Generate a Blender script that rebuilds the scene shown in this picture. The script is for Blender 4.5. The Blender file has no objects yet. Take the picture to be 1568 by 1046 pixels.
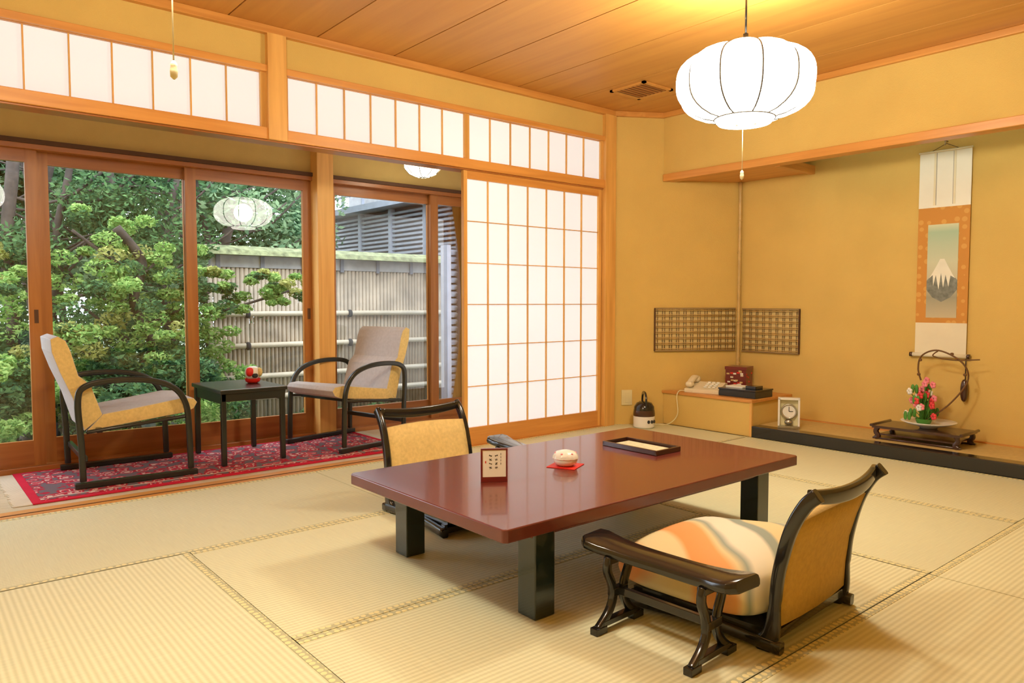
import bpy, bmesh, math, random
from mathutils import Vector, Matrix
random.seed(7)
sc=bpy.context.scene
try:
    sc.view_settings.view_transform='Standard'
    sc.view_settings.look='None'
except Exception as e: pass
pi=math.pi
# ------------------------------------------------------------------ materials
def newmat(name):
    m=bpy.data.materials.new(name); m.use_nodes=True
    nt=m.node_tree; b=nt.nodes['Principled BSDF']
    return m,nt,b
def N(nt,t,**k):
    n=nt.nodes.new(t)
    for a,v in k.items():
        if a.startswith('i_'): n.inputs[a[2:].replace('_',' ')].default_value=v
        else: setattr(n,a,v)
    return n
def c4(c): return (c[0],c[1],c[2],1)
def plain(name,col,rough=.5,metal=0,coat=0,var=.06,vscale=8,bump=0,bscale=60,spec=.5):
    m,nt,b=newmat(name)
    b.inputs['Roughness'].default_value=rough; b.inputs['Metallic'].default_value=metal
    b.inputs['Coat Weight'].default_value=coat; b.inputs['Coat Roughness'].default_value=.06
    b.inputs['Specular IOR Level'].default_value=spec
    tc=N(nt,'ShaderNodeTexCoord'); no=N(nt,'ShaderNodeTexNoise'); no.inputs['Scale'].default_value=vscale; no.inputs['Detail'].default_value=4
    nt.links.new(tc.outputs['Object'],no.inputs['Vector'])
    r=N(nt,'ShaderNodeValToRGB'); r.color_ramp.elements[0].position=.3; r.color_ramp.elements[1].position=.7
    r.color_ramp.elements[0].color=c4([x*(1-var) for x in col]); r.color_ramp.elements[1].color=c4([min(1,x*(1+var)) for x in col])
    nt.links.new(no.outputs['Fac'],r.inputs['Fac']); nt.links.new(r.outputs['Color'],b.inputs['Base Color'])
    if bump:
        n2=N(nt,'ShaderNodeTexNoise'); n2.inputs['Scale'].default_value=bscale; n2.inputs['Detail'].default_value=6
        nt.links.new(tc.outputs['Object'],n2.inputs['Vector'])
        bp=N(nt,'ShaderNodeBump'); bp.inputs['Strength'].default_value=bump; bp.inputs['Distance'].default_value=.01
        nt.links.new(n2.outputs['Fac'],bp.inputs['Height']); nt.links.new(bp.outputs['Normal'],b.inputs['Normal'])
    return m
def wood(name,ca,cb,axis,rough=.35,scale=1,coat=.0,island=.12,lo=.32,hi=.68):
    m,nt,b=newmat(name)
    b.inputs['Roughness'].default_value=rough; b.inputs['Coat Weight'].default_value=coat
    tc=N(nt,'ShaderNodeTexCoord'); mp=N(nt,'ShaderNodeMapping')
    s=[22*scale]*3; s[axis]=1.3*scale; mp.inputs['Scale'].default_value=s
    geo=N(nt,'ShaderNodeNewGeometry')
    mul=N(nt,'ShaderNodeMath',operation='MULTIPLY'); mul.inputs[1].default_value=37
    nt.links.new(geo.outputs['Random Per Island'],mul.inputs[0])
    nt.links.new(mul.outputs[0],mp.inputs['Location'])
    nt.links.new(tc.outputs['Object'],mp.inputs['Vector'])
    no=N(nt,'ShaderNodeTexNoise'); no.inputs['Scale'].default_value=1; no.inputs['Detail'].default_value=5; no.inputs['Distortion'].default_value=.6
    nt.links.new(mp.outputs['Vector'],no.inputs['Vector'])
    r=N(nt,'ShaderNodeValToRGB'); r.color_ramp.elements[0].position=lo; r.color_ramp.elements[1].position=hi
    r.color_ramp.elements[0].color=c4(ca); r.color_ramp.elements[1].color=c4(cb)
    nt.links.new(no.outputs['Fac'],r.inputs['Fac'])
    hs=N(nt,'ShaderNodeHueSaturation')
    mr=N(nt,'ShaderNodeMapRange'); mr.inputs['To Min'].default_value=1-island; mr.inputs['To Max'].default_value=1+island
    nt.links.new(geo.outputs['Random Per Island'],mr.inputs['Value']); nt.links.new(mr.outputs[0],hs.inputs['Value'])
    nt.links.new(r.outputs['Color'],hs.inputs['Color']); nt.links.new(hs.outputs['Color'],b.inputs['Base Color'])
    bp=N(nt,'ShaderNodeBump'); bp.inputs['Strength'].default_value=.08; bp.inputs['Distance'].default_value=.005
    nt.links.new(no.outputs['Fac'],bp.inputs['Height']); nt.links.new(bp.outputs['Normal'],b.inputs['Normal'])
    return m
def emis(name,col,st):
    m,nt,b=newmat(name); nt.nodes.remove(b)
    e=N(nt,'ShaderNodeEmission'); e.inputs['Color'].default_value=c4(col); e.inputs['Strength'].default_value=st
    nt.links.new(e.outputs[0],nt.nodes['Material Output'].inputs[0]); return m
TAT=((.63,.635,.415),(.77,.775,.545))
def tatami(name,axis):
    m,nt,b=newmat(name); b.inputs['Roughness'].default_value=.55; b.inputs['Specular IOR Level'].default_value=.35
    tc=N(nt,'ShaderNodeTexCoord')
    w=N(nt,'ShaderNodeTexWave',wave_type='BANDS',bands_direction=('Y' if axis==0 else 'X')); w.inputs['Scale'].default_value=17; w.inputs['Distortion'].default_value=.25
    nt.links.new(tc.outputs['Object'],w.inputs['Vector'])
    no=N(nt,'ShaderNodeTexNoise'); no.inputs['Scale'].default_value=1; no.inputs['Detail'].default_value=5
    mp=N(nt,'ShaderNodeMapping'); mp.inputs['Scale'].default_value=(8,260,1) if axis==1 else (260,8,1)
    nt.links.new(tc.outputs['Object'],mp.inputs['Vector']); nt.links.new(mp.outputs['Vector'],no.inputs['Vector'])
    mx=N(nt,'ShaderNodeMix',data_type='RGBA'); mx.inputs[6].default_value=c4(TAT[0]); mx.inputs[7].default_value=c4(TAT[1])
    nt.links.new(w.outputs['Fac'],mx.inputs[0])
    mx2=N(nt,'ShaderNodeMix',data_type='RGBA',blend_type='MULTIPLY'); mx2.inputs[0].default_value=.22
    nt.links.new(mx.outputs[2],mx2.inputs[6]); nt.links.new(no.outputs['Fac'],mx2.inputs[7])
    geo=N(nt,'ShaderNodeNewGeometry'); hs=N(nt,'ShaderNodeHueSaturation'); mr=N(nt,'ShaderNodeMapRange'); mr.inputs['To Min'].default_value=1.0; mr.inputs['To Max'].default_value=1.10
    nt.links.new(geo.outputs['Random Per Island'],mr.inputs['Value']); nt.links.new(mr.outputs[0],hs.inputs['Value'])
    nt.links.new(mx2.outputs[2],hs.inputs['Color']); nt.links.new(hs.outputs['Color'],b.inputs['Base Color'])
    bp=N(nt,'ShaderNodeBump'); bp.inputs['Strength'].default_value=.25; bp.inputs['Distance'].default_value=.002
    nt.links.new(w.outputs['Fac'],bp.inputs['Height']); nt.links.new(bp.outputs['Normal'],b.inputs['Normal'])
    return m
M={}
M['tatx']=tatami('tatami_weave_x',0); M['taty']=tatami('tatami_weave_y',1)
def herimat():
    m,nt,b=newmat('tatami_border_cloth'); b.inputs['Roughness'].default_value=.7
    tc=N(nt,'ShaderNodeTexCoord'); v=N(nt,'ShaderNodeTexVoronoi'); v.inputs['Scale'].default_value=42; v.inputs['Randomness'].default_value=.25
    nt.links.new(tc.outputs['Object'],v.inputs['Vector'])
    r=N(nt,'ShaderNodeValToRGB'); r.color_ramp.interpolation='CONSTANT'
    r.color_ramp.elements[0].color=(.76,.70,.38,1); r.color_ramp.elements[1].position=.38; r.color_ramp.elements[1].color=(.46,.46,.29,1)
    nt.links.new(v.outputs['Distance'],r.inputs['Fac']); nt.links.new(r.outputs['Color'],b.inputs['Base Color']); return m
M['heri']=herimat()
M['plaster']=plain('ochre_plaster',(.69,.485,.15),.85,var=.04,vscale=3,bump=.25,bscale=180,spec=.2)
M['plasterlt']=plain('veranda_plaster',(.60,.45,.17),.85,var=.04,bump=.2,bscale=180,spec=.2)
A1,A2=(.54,.23,.05),(.67,.32,.08)
M['wx']=wood('cedar_trim_x',A1,A2,0); M['wy']=wood('cedar_trim_y',A1,A2,1); M['wz']=wood('cedar_trim_z',(.62,.32,.08),(.78,.45,.13),2)
M['ceil']=wood('ceiling_boards',(.52,.235,.055),(.66,.33,.08),1,rough=.45,scale=.55,island=.07,lo=.2,hi=.8)
M['groove']=plain('groove_dark',(.10,.045,.02),.7)
M['wdx']=wood('window_frame_x',(.32,.11,.025),(.44,.17,.045),0,rough=.3); M['wdz']=wood('window_frame_z',(.34,.12,.025),(.48,.20,.05),2,rough=.3)
M['vfloor']=wood('veranda_floor_boards',(.60,.52,.38),(.70,.62,.46),0,rough=.3)
M['black']=plain('black_lacquer',(.012,.012,.012),.18,coat=.45,var=.1)
M['blackm']=plain('black_satin',(.015,.018,.016),.3,coat=.2)
M['gunmetal']=plain('green_black_lacquer',(.012,.022,.020),.18,coat=.5)
M['redlac']=plain('red_brown_lacquer',(.130,.024,.018),.24,coat=.3,var=.08)
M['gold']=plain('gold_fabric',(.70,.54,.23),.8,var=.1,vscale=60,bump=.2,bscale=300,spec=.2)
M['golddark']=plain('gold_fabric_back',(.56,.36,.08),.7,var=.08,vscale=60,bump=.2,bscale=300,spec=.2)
M['latback']=plain('lattice_backing',(.72,.56,.25),.8)
M['latbar']=plain('lattice_bars',(.24,.16,.07),.6)
M['greyfab']=plain('grey_fabric',(.52,.50,.50),.85,var=.06,vscale=50,bump=.2,bscale=300,spec=.2)
M['white']=plain('white_ceramic',(.80,.79,.76),.25,coat=.3,var=.03)
M['offwhite']=plain('beige_plastic',(.78,.70,.50),.4,var=.03)
M['darkwood']=plain('dark_wood',(.055,.02,.012),.25,coat=.4)
M['red']=plain('red_paper',(.70,.02,.01),.5)
M['maroon']=plain('maroon_box',(.16,.012,.012),.3,coat=.4)
M['scrollpaper']=plain('scroll_cream',(.80,.75,.58),.85,var=.03)
M['traypaper']=plain('tray_paper',(.50,.46,.30),.85,var=.15,vscale=60)
M['scrollwhite']=plain('scroll_white',(.87,.87,.80),.85,var=.02)
M['bamboo']=plain('bamboo_gold',(.58,.40,.15),.35,var=.15,vscale=14)
M['fencebamboo']=plain('fence_bamboo',(.42,.35,.26),.6,var=.25,vscale=5)
M['fencepole']=plain('fence_pole',(.58,.51,.38),.5,var=.15,vscale=5)
M['moss']=plain('moss_thatch',(.18,.20,.10),.95,var=.5,vscale=14,bump=.8,bscale=40)
M['greyboard']=plain('grey_boards',(.33,.33,.33),.8,var=.2)
M['slat']=plain('blue_grey_slats',(.36,.39,.46),.5,var=.1)
M['bldg']=plain('building_grey',(.15,.16,.19),.7,var=.1)
M['bark']=plain('bark',(.06,.045,.035),.9,var=.4,vscale=10,bump=.8,bscale=20)
M['branch']=plain('brown_branch',(.16,.08,.03),.8)
M['ground']=plain('garden_soil',(.10,.12,.07),.95,var=.5,vscale=2,bump=.6,bscale=12)
M['stone']=plain('garden_stone',(.40,.42,.43),.8,var=.2,vscale=6,bump=.5,bscale=16)
M['rope']=plain('fence_rope',(.03,.03,.03),.9)
M['string']=plain('pull_string',(.80,.74,.46),.6)
M['plastic']=plain('outlet_plastic',(.75,.68,.40),.4)
M['goza']=plain('toko_goza',(.58,.43,.17),.6,var=.08,vscale=40,bump=.3,bscale=200)
M['green']=plain('leaf_green_small',(.07,.26,.03),.5)
M['pink']=plain('petal_pink',(.85,.25,.32),.5); M['redpet']=plain('petal_red',(.75,.05,.06),.5)
M['ink']=plain('ink',(.03,.03,.03),.8)
M['metal']=plain('brushed_metal',(.5,.48,.42),.3,metal=1)
LC=(1.0,.90,.67)
def lampmat():
    m,nt,b=newmat('lamp_paper_glow'); nt.nodes.remove(b)
    e=N(nt,'ShaderNodeEmission'); e.inputs['Color'].default_value=(1,.94,.80,1); e.inputs['Strength'].default_value=15
    t=N(nt,'ShaderNodeBsdfTransparent'); mx=N(nt,'ShaderNodeMixShader'); mx.inputs[0].default_value=.6
    nt.links.new(t.outputs[0],mx.inputs[1]); nt.links.new(e.outputs[0],mx.inputs[2]); nt.links.new(mx.outputs[0],nt.nodes['Material Output'].inputs[0]); return m
M['lamp']=lampmat()
M['vlamp']=emis('veranda_lamp_glow',(1,.90,.66),9)
M['tube']=emis('fluorescent_glow',(.70,1.0,.90),6.0)
M['rib']=plain('lamp_rib',(.05,.035,.015),.6)
def glassmat():
    m,nt,b=newmat('window_glass'); nt.nodes.remove(b)
    t=N(nt,'ShaderNodeBsdfTransparent'); t.inputs[0].default_value=(.97,.985,1,1)
    g=N(nt,'ShaderNodeBsdfGlossy'); g.inputs['Roughness'].default_value=0.0
    fr=N(nt,'ShaderNodeFresnel'); fr.inputs[0].default_value=1.7
    mx=N(nt,'ShaderNodeMixShader'); nt.links.new(fr.outputs[0],mx.inputs[0]); nt.links.new(t.outputs[0],mx.inputs[1]); nt.links.new(g.outputs[0],mx.inputs[2])
    nt.links.new(mx.outputs[0],nt.nodes['Material Output'].inputs[0]); return m
M['glass']=glassmat()
def papermat():
    m,nt,b=newmat('shoji_paper_glow'); nt.nodes.remove(b)
    d=N(nt,'ShaderNodeBsdfDiffuse'); d.inputs[0].default_value=(.90,.90,.90,1)
    t=N(nt,'ShaderNodeBsdfTranslucent'); t.inputs[0].default_value=(.94,.95,.97,1)
    mx=N(nt,'ShaderNodeMixShader'); mx.inputs[0].default_value=.5
    nt.links.new(d.outputs[0],mx.inputs[1]); nt.links.new(t.outputs[0],mx.inputs[2])
    e=N(nt,'ShaderNodeEmission'); e.inputs[0].default_value=(.86,.93,1,1); e.inputs[1].default_value=.50  # weak self-glow added to the paper, standing in for daylight from behind
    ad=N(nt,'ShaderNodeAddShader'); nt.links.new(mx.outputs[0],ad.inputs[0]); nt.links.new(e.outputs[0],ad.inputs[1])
    nt.links.new(ad.outputs[0],nt.nodes['Material Output'].inputs[0])
    try: m.cycles.emission_sampling='NONE'
    except Exception: pass
    return m
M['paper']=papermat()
def leafmat(name,ca,cb,tr=.35):
    m,nt,b=newmat(name)
    geo=N(nt,'ShaderNodeNewGeometry'); r=N(nt,'ShaderNodeValToRGB')
    r.color_ramp.elements[0].color=c4(ca); r.color_ramp.elements[1].color=c4(cb)
    nt.links.new(geo.outputs['Random Per Island'],r.inputs['Fac'])
    nt.nodes.remove(b); b=N(nt,'ShaderNodeBsdfDiffuse')
    nt.links.new(r.outputs['Color'],b.inputs['Color'])
    t=N(nt,'ShaderNodeBsdfTranslucent'); nt.links.new(r.outputs['Color'],t.inputs[0])
    mx=N(nt,'ShaderNodeMixShader'); mx.inputs[0].default_value=tr
    nt.links.new(b.outputs[0],mx.inputs[1]); nt.links.new(t.outputs[0],mx.inputs[2]); nt.links.new(mx.outputs[0],nt.nodes['Material Output'].inputs[0])
    return m
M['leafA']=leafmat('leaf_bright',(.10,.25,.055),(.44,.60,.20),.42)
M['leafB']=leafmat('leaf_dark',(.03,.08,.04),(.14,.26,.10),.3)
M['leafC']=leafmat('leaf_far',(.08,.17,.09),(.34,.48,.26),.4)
M['leafD']=leafmat('leaf_yellow',(.28,.32,.08),(.56,.56,.22),.4)
def rugmat():
    m,nt,b=newmat('rug_pattern'); b.inputs['Roughness'].default_value=.95; b.inputs['Specular IOR Level'].default_value=.1
    tc=N(nt,'ShaderNodeTexCoord')
    v=N(nt,'ShaderNodeTexVoronoi',feature='F1'); v.inputs['Scale'].default_value=13; v.inputs['Randomness'].default_value=.7
    no=N(nt,'ShaderNodeTexNoise'); no.inputs['Scale'].default_value=22; no.inputs['Detail'].default_value=3
    nt.links.new(tc.outputs['Object'],v.inputs['Vector']); nt.links.new(tc.outputs['Object'],no.inputs['Vector'])
    ad=N(nt,'ShaderNodeMath',operation='ADD'); nt.links.new(v.outputs['Distance'],ad.inputs[0])
    mu=N(nt,'ShaderNodeMath',operation='MULTIPLY'); mu.inputs[1].default_value=.7; nt.links.new(no.outputs['Fac'],mu.inputs[0]); nt.links.new(mu.outputs[0],ad.inputs[1])
    r=N(nt,'ShaderNodeValToRGB'); r.color_ramp.interpolation='CONSTANT'; cr=r.color_ramp
    cr.elements[0].color=(.66,.50,.44,1); cr.elements[1].position=.50; cr.elements[1].color=(.14,.07,.10,1)
    for p,c in ((.56,(.46,.03,.06,1)),(.70,(.62,.42,.38,1)),(.78,(.40,.025,.05,1)),(.93,(.16,.12,.14,1))):
        e=cr.elements.new(p); e.color=c
    nt.links.new(ad.outputs[0],r.inputs['Fac']); nt.links.new(r.outputs['Color'],b.inputs['Base Color']); return m
M['rug']=rugmat(); M['rugred']=plain('rug_red_band',(.55,.02,.05),.95,spec=.1); M['rugcream']=plain('rug_fringe',(.70,.65,.54),.95,spec=.1)
def cushmat():
    m,nt,b=newmat('pastel_cushion_fabric'); b.inputs['Roughness'].default_value=.8; b.inputs['Specular IOR Level'].default_value=.2
    tc=N(nt,'ShaderNodeTexCoord'); sp=N(nt,'ShaderNodeSeparateXYZ'); nt.links.new(tc.outputs['Object'],sp.inputs[0])
    no=N(nt,'ShaderNodeTexNoise'); no.inputs['Scale'].default_value=2.4; no.inputs['Detail'].default_value=1; nt.links.new(tc.outputs['Object'],no.inputs['Vector'])
    s1=N(nt,'ShaderNodeMath',operation='SUBTRACT'); nt.links.new(sp.outputs['X'],s1.inputs[0]); nt.links.new(sp.outputs['Y'],s1.inputs[1])
    s2=N(nt,'ShaderNodeMath',operation='MULTIPLY_ADD'); nt.links.new(no.outputs['Fac'],s2.inputs[0]); s2.inputs[1].default_value=.30; nt.links.new(s1.outputs[0],s2.inputs[2])
    mr=N(nt,'ShaderNodeMapRange'); mr.inputs['From Min'].default_value=-.42; mr.inputs['From Max'].default_value=.62; nt.links.new(s2.outputs[0],mr.inputs['Value'])
    r=N(nt,'ShaderNodeValToRGB'); cr=r.color_ramp; cr.interpolation='LINEAR'
    W=(.76,.74,.62,1); C=(.72,.62,.36,1); OR=(.74,.34,.12,1); G=(.30,.36,.32,1)
    cr.elements[0].color=OR; cr.elements[1].position=1; cr.elements[1].color=OR
    for p,c in ((.08,OR),(.12,C),(.21,C),(.24,OR),(.37,(.74,.38,.15,1)),(.40,C),(.43,G),(.46,W),(.55,W),(.57,G),(.61,G),(.63,C),(.74,C),(.78,G),(.81,W),(.90,C)):
        e=cr.elements.new(p); e.color=c
    nt.links.new(mr.outputs[0],r.inputs['Fac']); nt.links.new(r.outputs['Color'],b.inputs['Base Color']); return m
M['cush']=cushmat()
def skymat():
    m,nt,b=newmat('painting_sky'); tc=N(nt,'ShaderNodeTexCoord'); sp=N(nt,'ShaderNodeSeparateXYZ'); nt.links.new(tc.outputs['Object'],sp.inputs[0])
    mr=N(nt,'ShaderNodeMapRange'); mr.inputs['From Min'].default_value=.9; mr.inputs['From Max'].default_value=1.53
    nt.links.new(sp.outputs['Z'],mr.inputs['Value']); r=N(nt,'ShaderNodeValToRGB'); cr=r.color_ramp
    cr.elements[0].color=(.56,.50,.34,1); cr.elements[1].color=(.66,.70,.50,1)
    for p,c in ((.22,(.34,.34,.26,1)),(.36,(.58,.54,.40,1)),(.6,(.60,.64,.48,1)),(.92,(.40,.56,.42,1))):
        e=cr.elements.new(p); e.color=c
    nt.links.new(mr.outputs[0],r.inputs['Fac']); nt.links.new(r.outputs['Color'],b.inputs['Base Color']); b.inputs['Roughness'].default_value=.8; return m
M['sky']=skymat()
def brocade():
    m,nt,b=newmat('orange_brocade'); b.inputs['Roughness'].default_value=.7
    tc=N(nt,'ShaderNodeTexCoord'); v=N(nt,'ShaderNodeTexVoronoi'); v.inputs['Scale'].default_value=22; v.inputs['Randomness'].default_value=.4
    nt.links.new(tc.outputs['Object'],v.inputs['Vector']); r=N(nt,'ShaderNodeValToRGB'); r.color_ramp.interpolation='CONSTANT'
    r.color_ramp.elements[0].color=(.68,.36,.08,1); r.color_ramp.elements[1].position=.42; r.color_ramp.elements[1].color=(.60,.27,.045,1)
    nt.links.new(v.outputs['Distance'],r.inputs['Fac']); nt.links.new(r.outputs['Color'],b.inputs['Base Color']); return m
M['brocade']=brocade()
M['mount']=plain('painting_mountain',(.20,.22,.20),.8,var=.35,vscale=30); M['snow']=plain('painting_snow',(.84,.84,.74),.8)

# ------------------------------------------------------------------ builder
class O:
    def __init__(s,name): s.name=name; s.bm=bmesh.new(); s.m=[]
    def mi(s,k):
        if k not in s.m: s.m.append(k)
        return s.m.index(k)
    def face(s,vs,k,smooth=False):
        try:
            f=s.bm.faces.new(vs); f.material_index=s.mi(k); f.smooth=smooth; return f
        except ValueError: return None
    def box(s,a,b,k,rot=None,piv=None):
        x0,y0,z0=[min(a[i],b[i]) for i in range(3)]; x1,y1,z1=[max(a[i],b[i]) for i in range(3)]
        co=[(x0,y0,z0),(x1,y0,z0),(x1,y1,z0),(x0,y1,z0),(x0,y0,z1),(x1,y0,z1),(x1,y1,z1),(x0,y1,z1)]
        if rot is not None:
            pv=Vector(piv) if piv else Vector(((x0+x1)/2,(y0+y1)/2,(z0+z1)/2))
            co=[tuple(rot@(Vector(c)-pv)+pv) for c in co]
        v=[s.bm.verts.new(c) for c in co]
        for i,q in enumerate(((0,3,2,1),(4,5,6,7),(0,1,5,4),(2,3,7,6),(1,2,6,5),(3,0,4,7))):
            s.face([v[j] for j in q],k)
        return s
    def poly(s,pts,k):
        s.face([s.bm.verts.new(p) for p in pts],k); return s
    def extrude(s,poly,axis,a,b,k,kcap=None,smooth=False):
        def mk(p,t):
            if axis==0: return (t,p[0],p[1])
            if axis==1: return (p[0],t,p[1])
            return (p[0],p[1],t)
        v0=[s.bm.verts.new(mk(p,a)) for p in poly]; v1=[s.bm.verts.new(mk(p,b)) for p in poly]
        n=len(poly)
        for i in range(n): s.face([v0[i],v0[(i+1)%n],v1[(i+1)%n],v1[i]],k,smooth)
        s.face(v0[::-1],kcap or k); s.face(v1,kcap or k); return s
    def sweep(s,path,sec,k,up=(0,0,1),scale=None,closed=False,smooth=True):
        P=[Vector(p) for p in path]; n=len(P); rings=[]
        for i in range(n):
            if closed: t=(P[(i+1)%n]-P[i-1])
            else: t=P[min(i+1,n-1)]-P[max(i-1,0)]
            t.normalize(); u=Vector(up)
            sd=t.cross(u)
            if sd.length<1e-4: sd=t.cross(Vector((0,1,0)))
            if sd.length<1e-4: sd=t.cross(Vector((1,0,0)))
            sd.normalize(); w=sd.cross(t).normalized()
            q=scale[i] if scale else 1
            qa,qb=(q if isinstance(q,tuple) else (q,q))
            rings.append([s.bm.verts.new(P[i]+sd*(a*qa)+w*(b*qb)) for a,b in sec])
        m=len(sec)
        for i in range(n if closed else n-1):
            r0=rings[i]; r1=rings[(i+1)%n]
            for j in range(m): s.face([r0[j],r0[(j+1)%m],r1[(j+1)%m],r1[j]],k,smooth)
        if not closed: s.face(rings[0][::-1],k); s.face(rings[-1],k)
        return s
    def tube(s,path,r,k,n=8,**kw):
        sec=[(r*math.cos(2*pi*i/n),r*math.sin(2*pi*i/n)) for i in range(n)]
        return s.sweep(path,sec,k,**kw)
    def lathe(s,prof,c,k,n=32,fn=None,smooth=True,capb=False,capt=False):
        rings=[]
        for r,z in prof:
            ring=[]
            for i in range(n):
                th=2*pi*i/n; rr=r*(fn(th,r,z) if fn else 1)
                ring.append(s.bm.verts.new((c[0]+rr*math.cos(th),c[1]+rr*math.sin(th),c[2]+z)))
            rings.append(ring)
        for a,b in zip(rings,rings[1:]):
            for j in range(n): s.face([a[j],a[(j+1)%n],b[(j+1)%n],b[j]],k,smooth)
        if capb: s.face(rings[0][::-1],k)
        if capt: s.face(rings[-1],k)
        return s
    def superell(s,c,r,k,e=3,n=32,m=16,fn=None):
        def sp(v,p): return math.copysign(abs(v)**p,v)
        rings=[]
        for i in range(m+1):
            ph=-pi/2+pi*i/m; ring=[]
            for j in range(n):
                th=2*pi*j/n
                x=sp(math.cos(ph),.8)*sp(math.cos(th),2/e); y=sp(math.cos(ph),.8)*sp(math.sin(th),2/e); z=sp(math.sin(ph),.9)
                p=Vector((c[0]+r[0]*x,c[1]+r[1]*y,c[2]+r[2]*z))
                if fn: p=fn(p)
                ring.append(s.bm.verts.new(p))
            rings.append(ring)
        for a,b in zip(rings,rings[1:]):
            for j in range(n): s.face([a[j],a[(j+1)%n],b[(j+1)%n],b[j]],k,True)
        return s
    def done(s,loc=(0,0,0),rz=0,bevel=0,seg=2,subs=0):
        bmesh.ops.remove_doubles(s.bm,verts=s.bm.verts,dist=1e-6)
        bmesh.ops.recalc_face_normals(s.bm,faces=s.bm.faces)
        me=bpy.data.meshes.new(s.name); s.bm.to_mesh(me); s.bm.free()
        for k in s.m: me.materials.append(M[k])
        ob=bpy.data.objects.new(s.name,me); sc.collection.objects.link(ob)
        ob.location=loc; ob.rotation_euler=(0,0,rz)
        if bevel:
            b=ob.modifiers.new('bevel','BEVEL'); b.width=bevel; b.segments=seg; b.limit_method='ANGLE'; b.angle_limit=math.radians(40)
        if subs:
            b=ob.modifiers.new('sub','SUBSURF'); b.levels=subs; b.render_levels=subs
        return ob
def rrect(w,h,r=.25):
    r=min(w,h)*r; pts=[]
    for cx,cy,a0 in ((w/2-r,h/2-r,0),(-w/2+r,h/2-r,90),(-w/2+r,-h/2+r,180),(w/2-r,-h/2+r,270)):
        for a in (0,45,90): t=math.radians(a0+a); pts.append((cx+r*math.cos(t),cy+r*math.sin(t)))
    return pts
def smoothpath(P,n=6):
    P=[Vector(p) for p in P]; out=[]
    for i in range(len(P)-1):
        p0=P[max(i-1,0)];p1=P[i];p2=P[i+1];p3=P[min(i+2,len(P)-1)]
        for j in range(n):
            t=j/n
            out.append(.5*((2*p1)+(p2-p0)*t+(2*p0-5*p1+4*p2-p3)*t*t+(3*p1-p0-3*p2+p3)*t**3))
    out.append(P[-1]); return out

# ------------------------------------------------------------------ dimensions
XW,YS=-1.2,-.7           # west / south room limits
X0,X1=4.87,5.45          # alcove front / back wall
YP=4.08; YG=5.20; H=2.54
# ---- floor with tatami
f=O('floor'); f.box((XW,YS,-.10),(X1+.1,4.08,-.012),'groove')
def mat_(x0,y0,x1,y1,ax,hn=(1,1)):
    g=.002
    f.box((x0+g,y0+g,-.03),(x1-g,y1-g,0),'tatx' if ax==0 else 'taty')
    w=.030
    if ax==0:
        if hn[0]: f.box((x0+g,y0+g,-.01),(x1-g,y0+w,.0015),'heri')
        if hn[1]: f.box((x0+g,y1-w,-.01),(x1-g,y1-g,.0015),'heri')
    else:
        if hn[0]: f.box((x0+g,y0+g,-.01),(x0+w,y1-g,.0015),'heri')
        if hn[1]: f.box((x1-w,y0+g,-.01),(x1-g,y1-g,.0015),'heri')
mat_(-1.2,3.06,-.13,YP,0); mat_(-.13,3.06,1.89,YP,0); mat_(1.89,3.06,3.90,YP,0); mat_(3.90,3.06,4.87,YP,0)
mat_(-1.2,1.06,-.13,3.06,1); mat_(-.13,1.06,.88,3.06,1)
mat_(.88,2.05,2.90,3.06,0); mat_(.88,1.06,2.90,2.05,0)
mat_(2.90,1.06,3.90,3.06,1); mat_(3.90,1.06,4.87,3.06,1)
mat_(-1.2,.05,.88,1.06,0); mat_(.88,.05,2.90,1.06,0); mat_(2.90,.05,4.87,1.06,0)
mat_(-1.2,-.7,.88,.05,0); mat_(.88,-.7,2.90,.05,0); mat_(2.90,-.7,4.87,.05,0)
f.done()
# ---- ceiling
c=O('ceiling'); c.box((XW,YS,H+.012),(X1+.2,4.2,H+.1),'groove')
x=1.94-.51*7
while x<X1+.1:
    c.box((max(x,XW)+.004,YS,H),(min(x+.51,X1+.1)-.004,4.2,H+.02),'ceil'); x+=.51
c.done()
v=O('ceiling_vent'); cx,cy=4.2,3.55
v.box((cx-.15,cy-.15,H-.006),(cx+.15,cy+.15,H-.001),'groove')
for a,b in (((-.16,-.16),(.16,-.135)),((-.16,.135),(.16,.16)),((-.16,-.16),(-.135,.16)),((.135,-.16),(.16,.16))):
    v.box((cx+a[0],cy+a[1],H-.014),(cx+b[0],cy+b[1],H-.001),'ceil')
for i in range(7): v.box((cx-.13,cy-.12+i*.036,H-.012),(cx+.13,cy-.106+i*.036,H-.004),'wdx')
v.done()
# ---- walls
w=O('wall_north'); w.box((XW,4.10,2.32),(4.52,4.18,H),'plaster'); w.done()
w=O('wall_diagonal'); w.extrude([(4.50,4.10),(X1,3.52),(X1+.1,3.6),(X1+.1,4.3),(4.50,4.3)],2,-.05,H,'plaster'); w.done()
w=O('wall_alcove'); w.box((X1,YS,-.05),(X1+.1,3.62,H),'plaster'); w.done()
w=O('wall_east'); w.box((X0,YS,2.045),(X0+.07,3.87,H),'plaster'); w.done()
w=O('wall_alcove_side'); w.box((X0,YS,0),(X1,-.1,H),'plaster'); w.done()
w=O('wall_south'); w.box((XW-.1,YS-.1,-.05),(X1+.1,YS,H),'plaster'); w.done()
w=O('wall_west'); w.box((XW-.1,YS,-.05),(XW,YG+.1,H),'plaster'); w.done()
t=O('trim_ceiling_north'); t.box((XW,4.065,2.495),(4.50,4.11,H),'wx'); t.done(bevel=.003)
t=O('trim_ceiling_east'); t.box((X0-.03,YS,2.50),(X0+.01,3.86,H),'wy'); t.done(bevel=.003)
d=Vector((.95,-.58)).normalized()
nd=Vector((-.58,-.95)).normalized()
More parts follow.
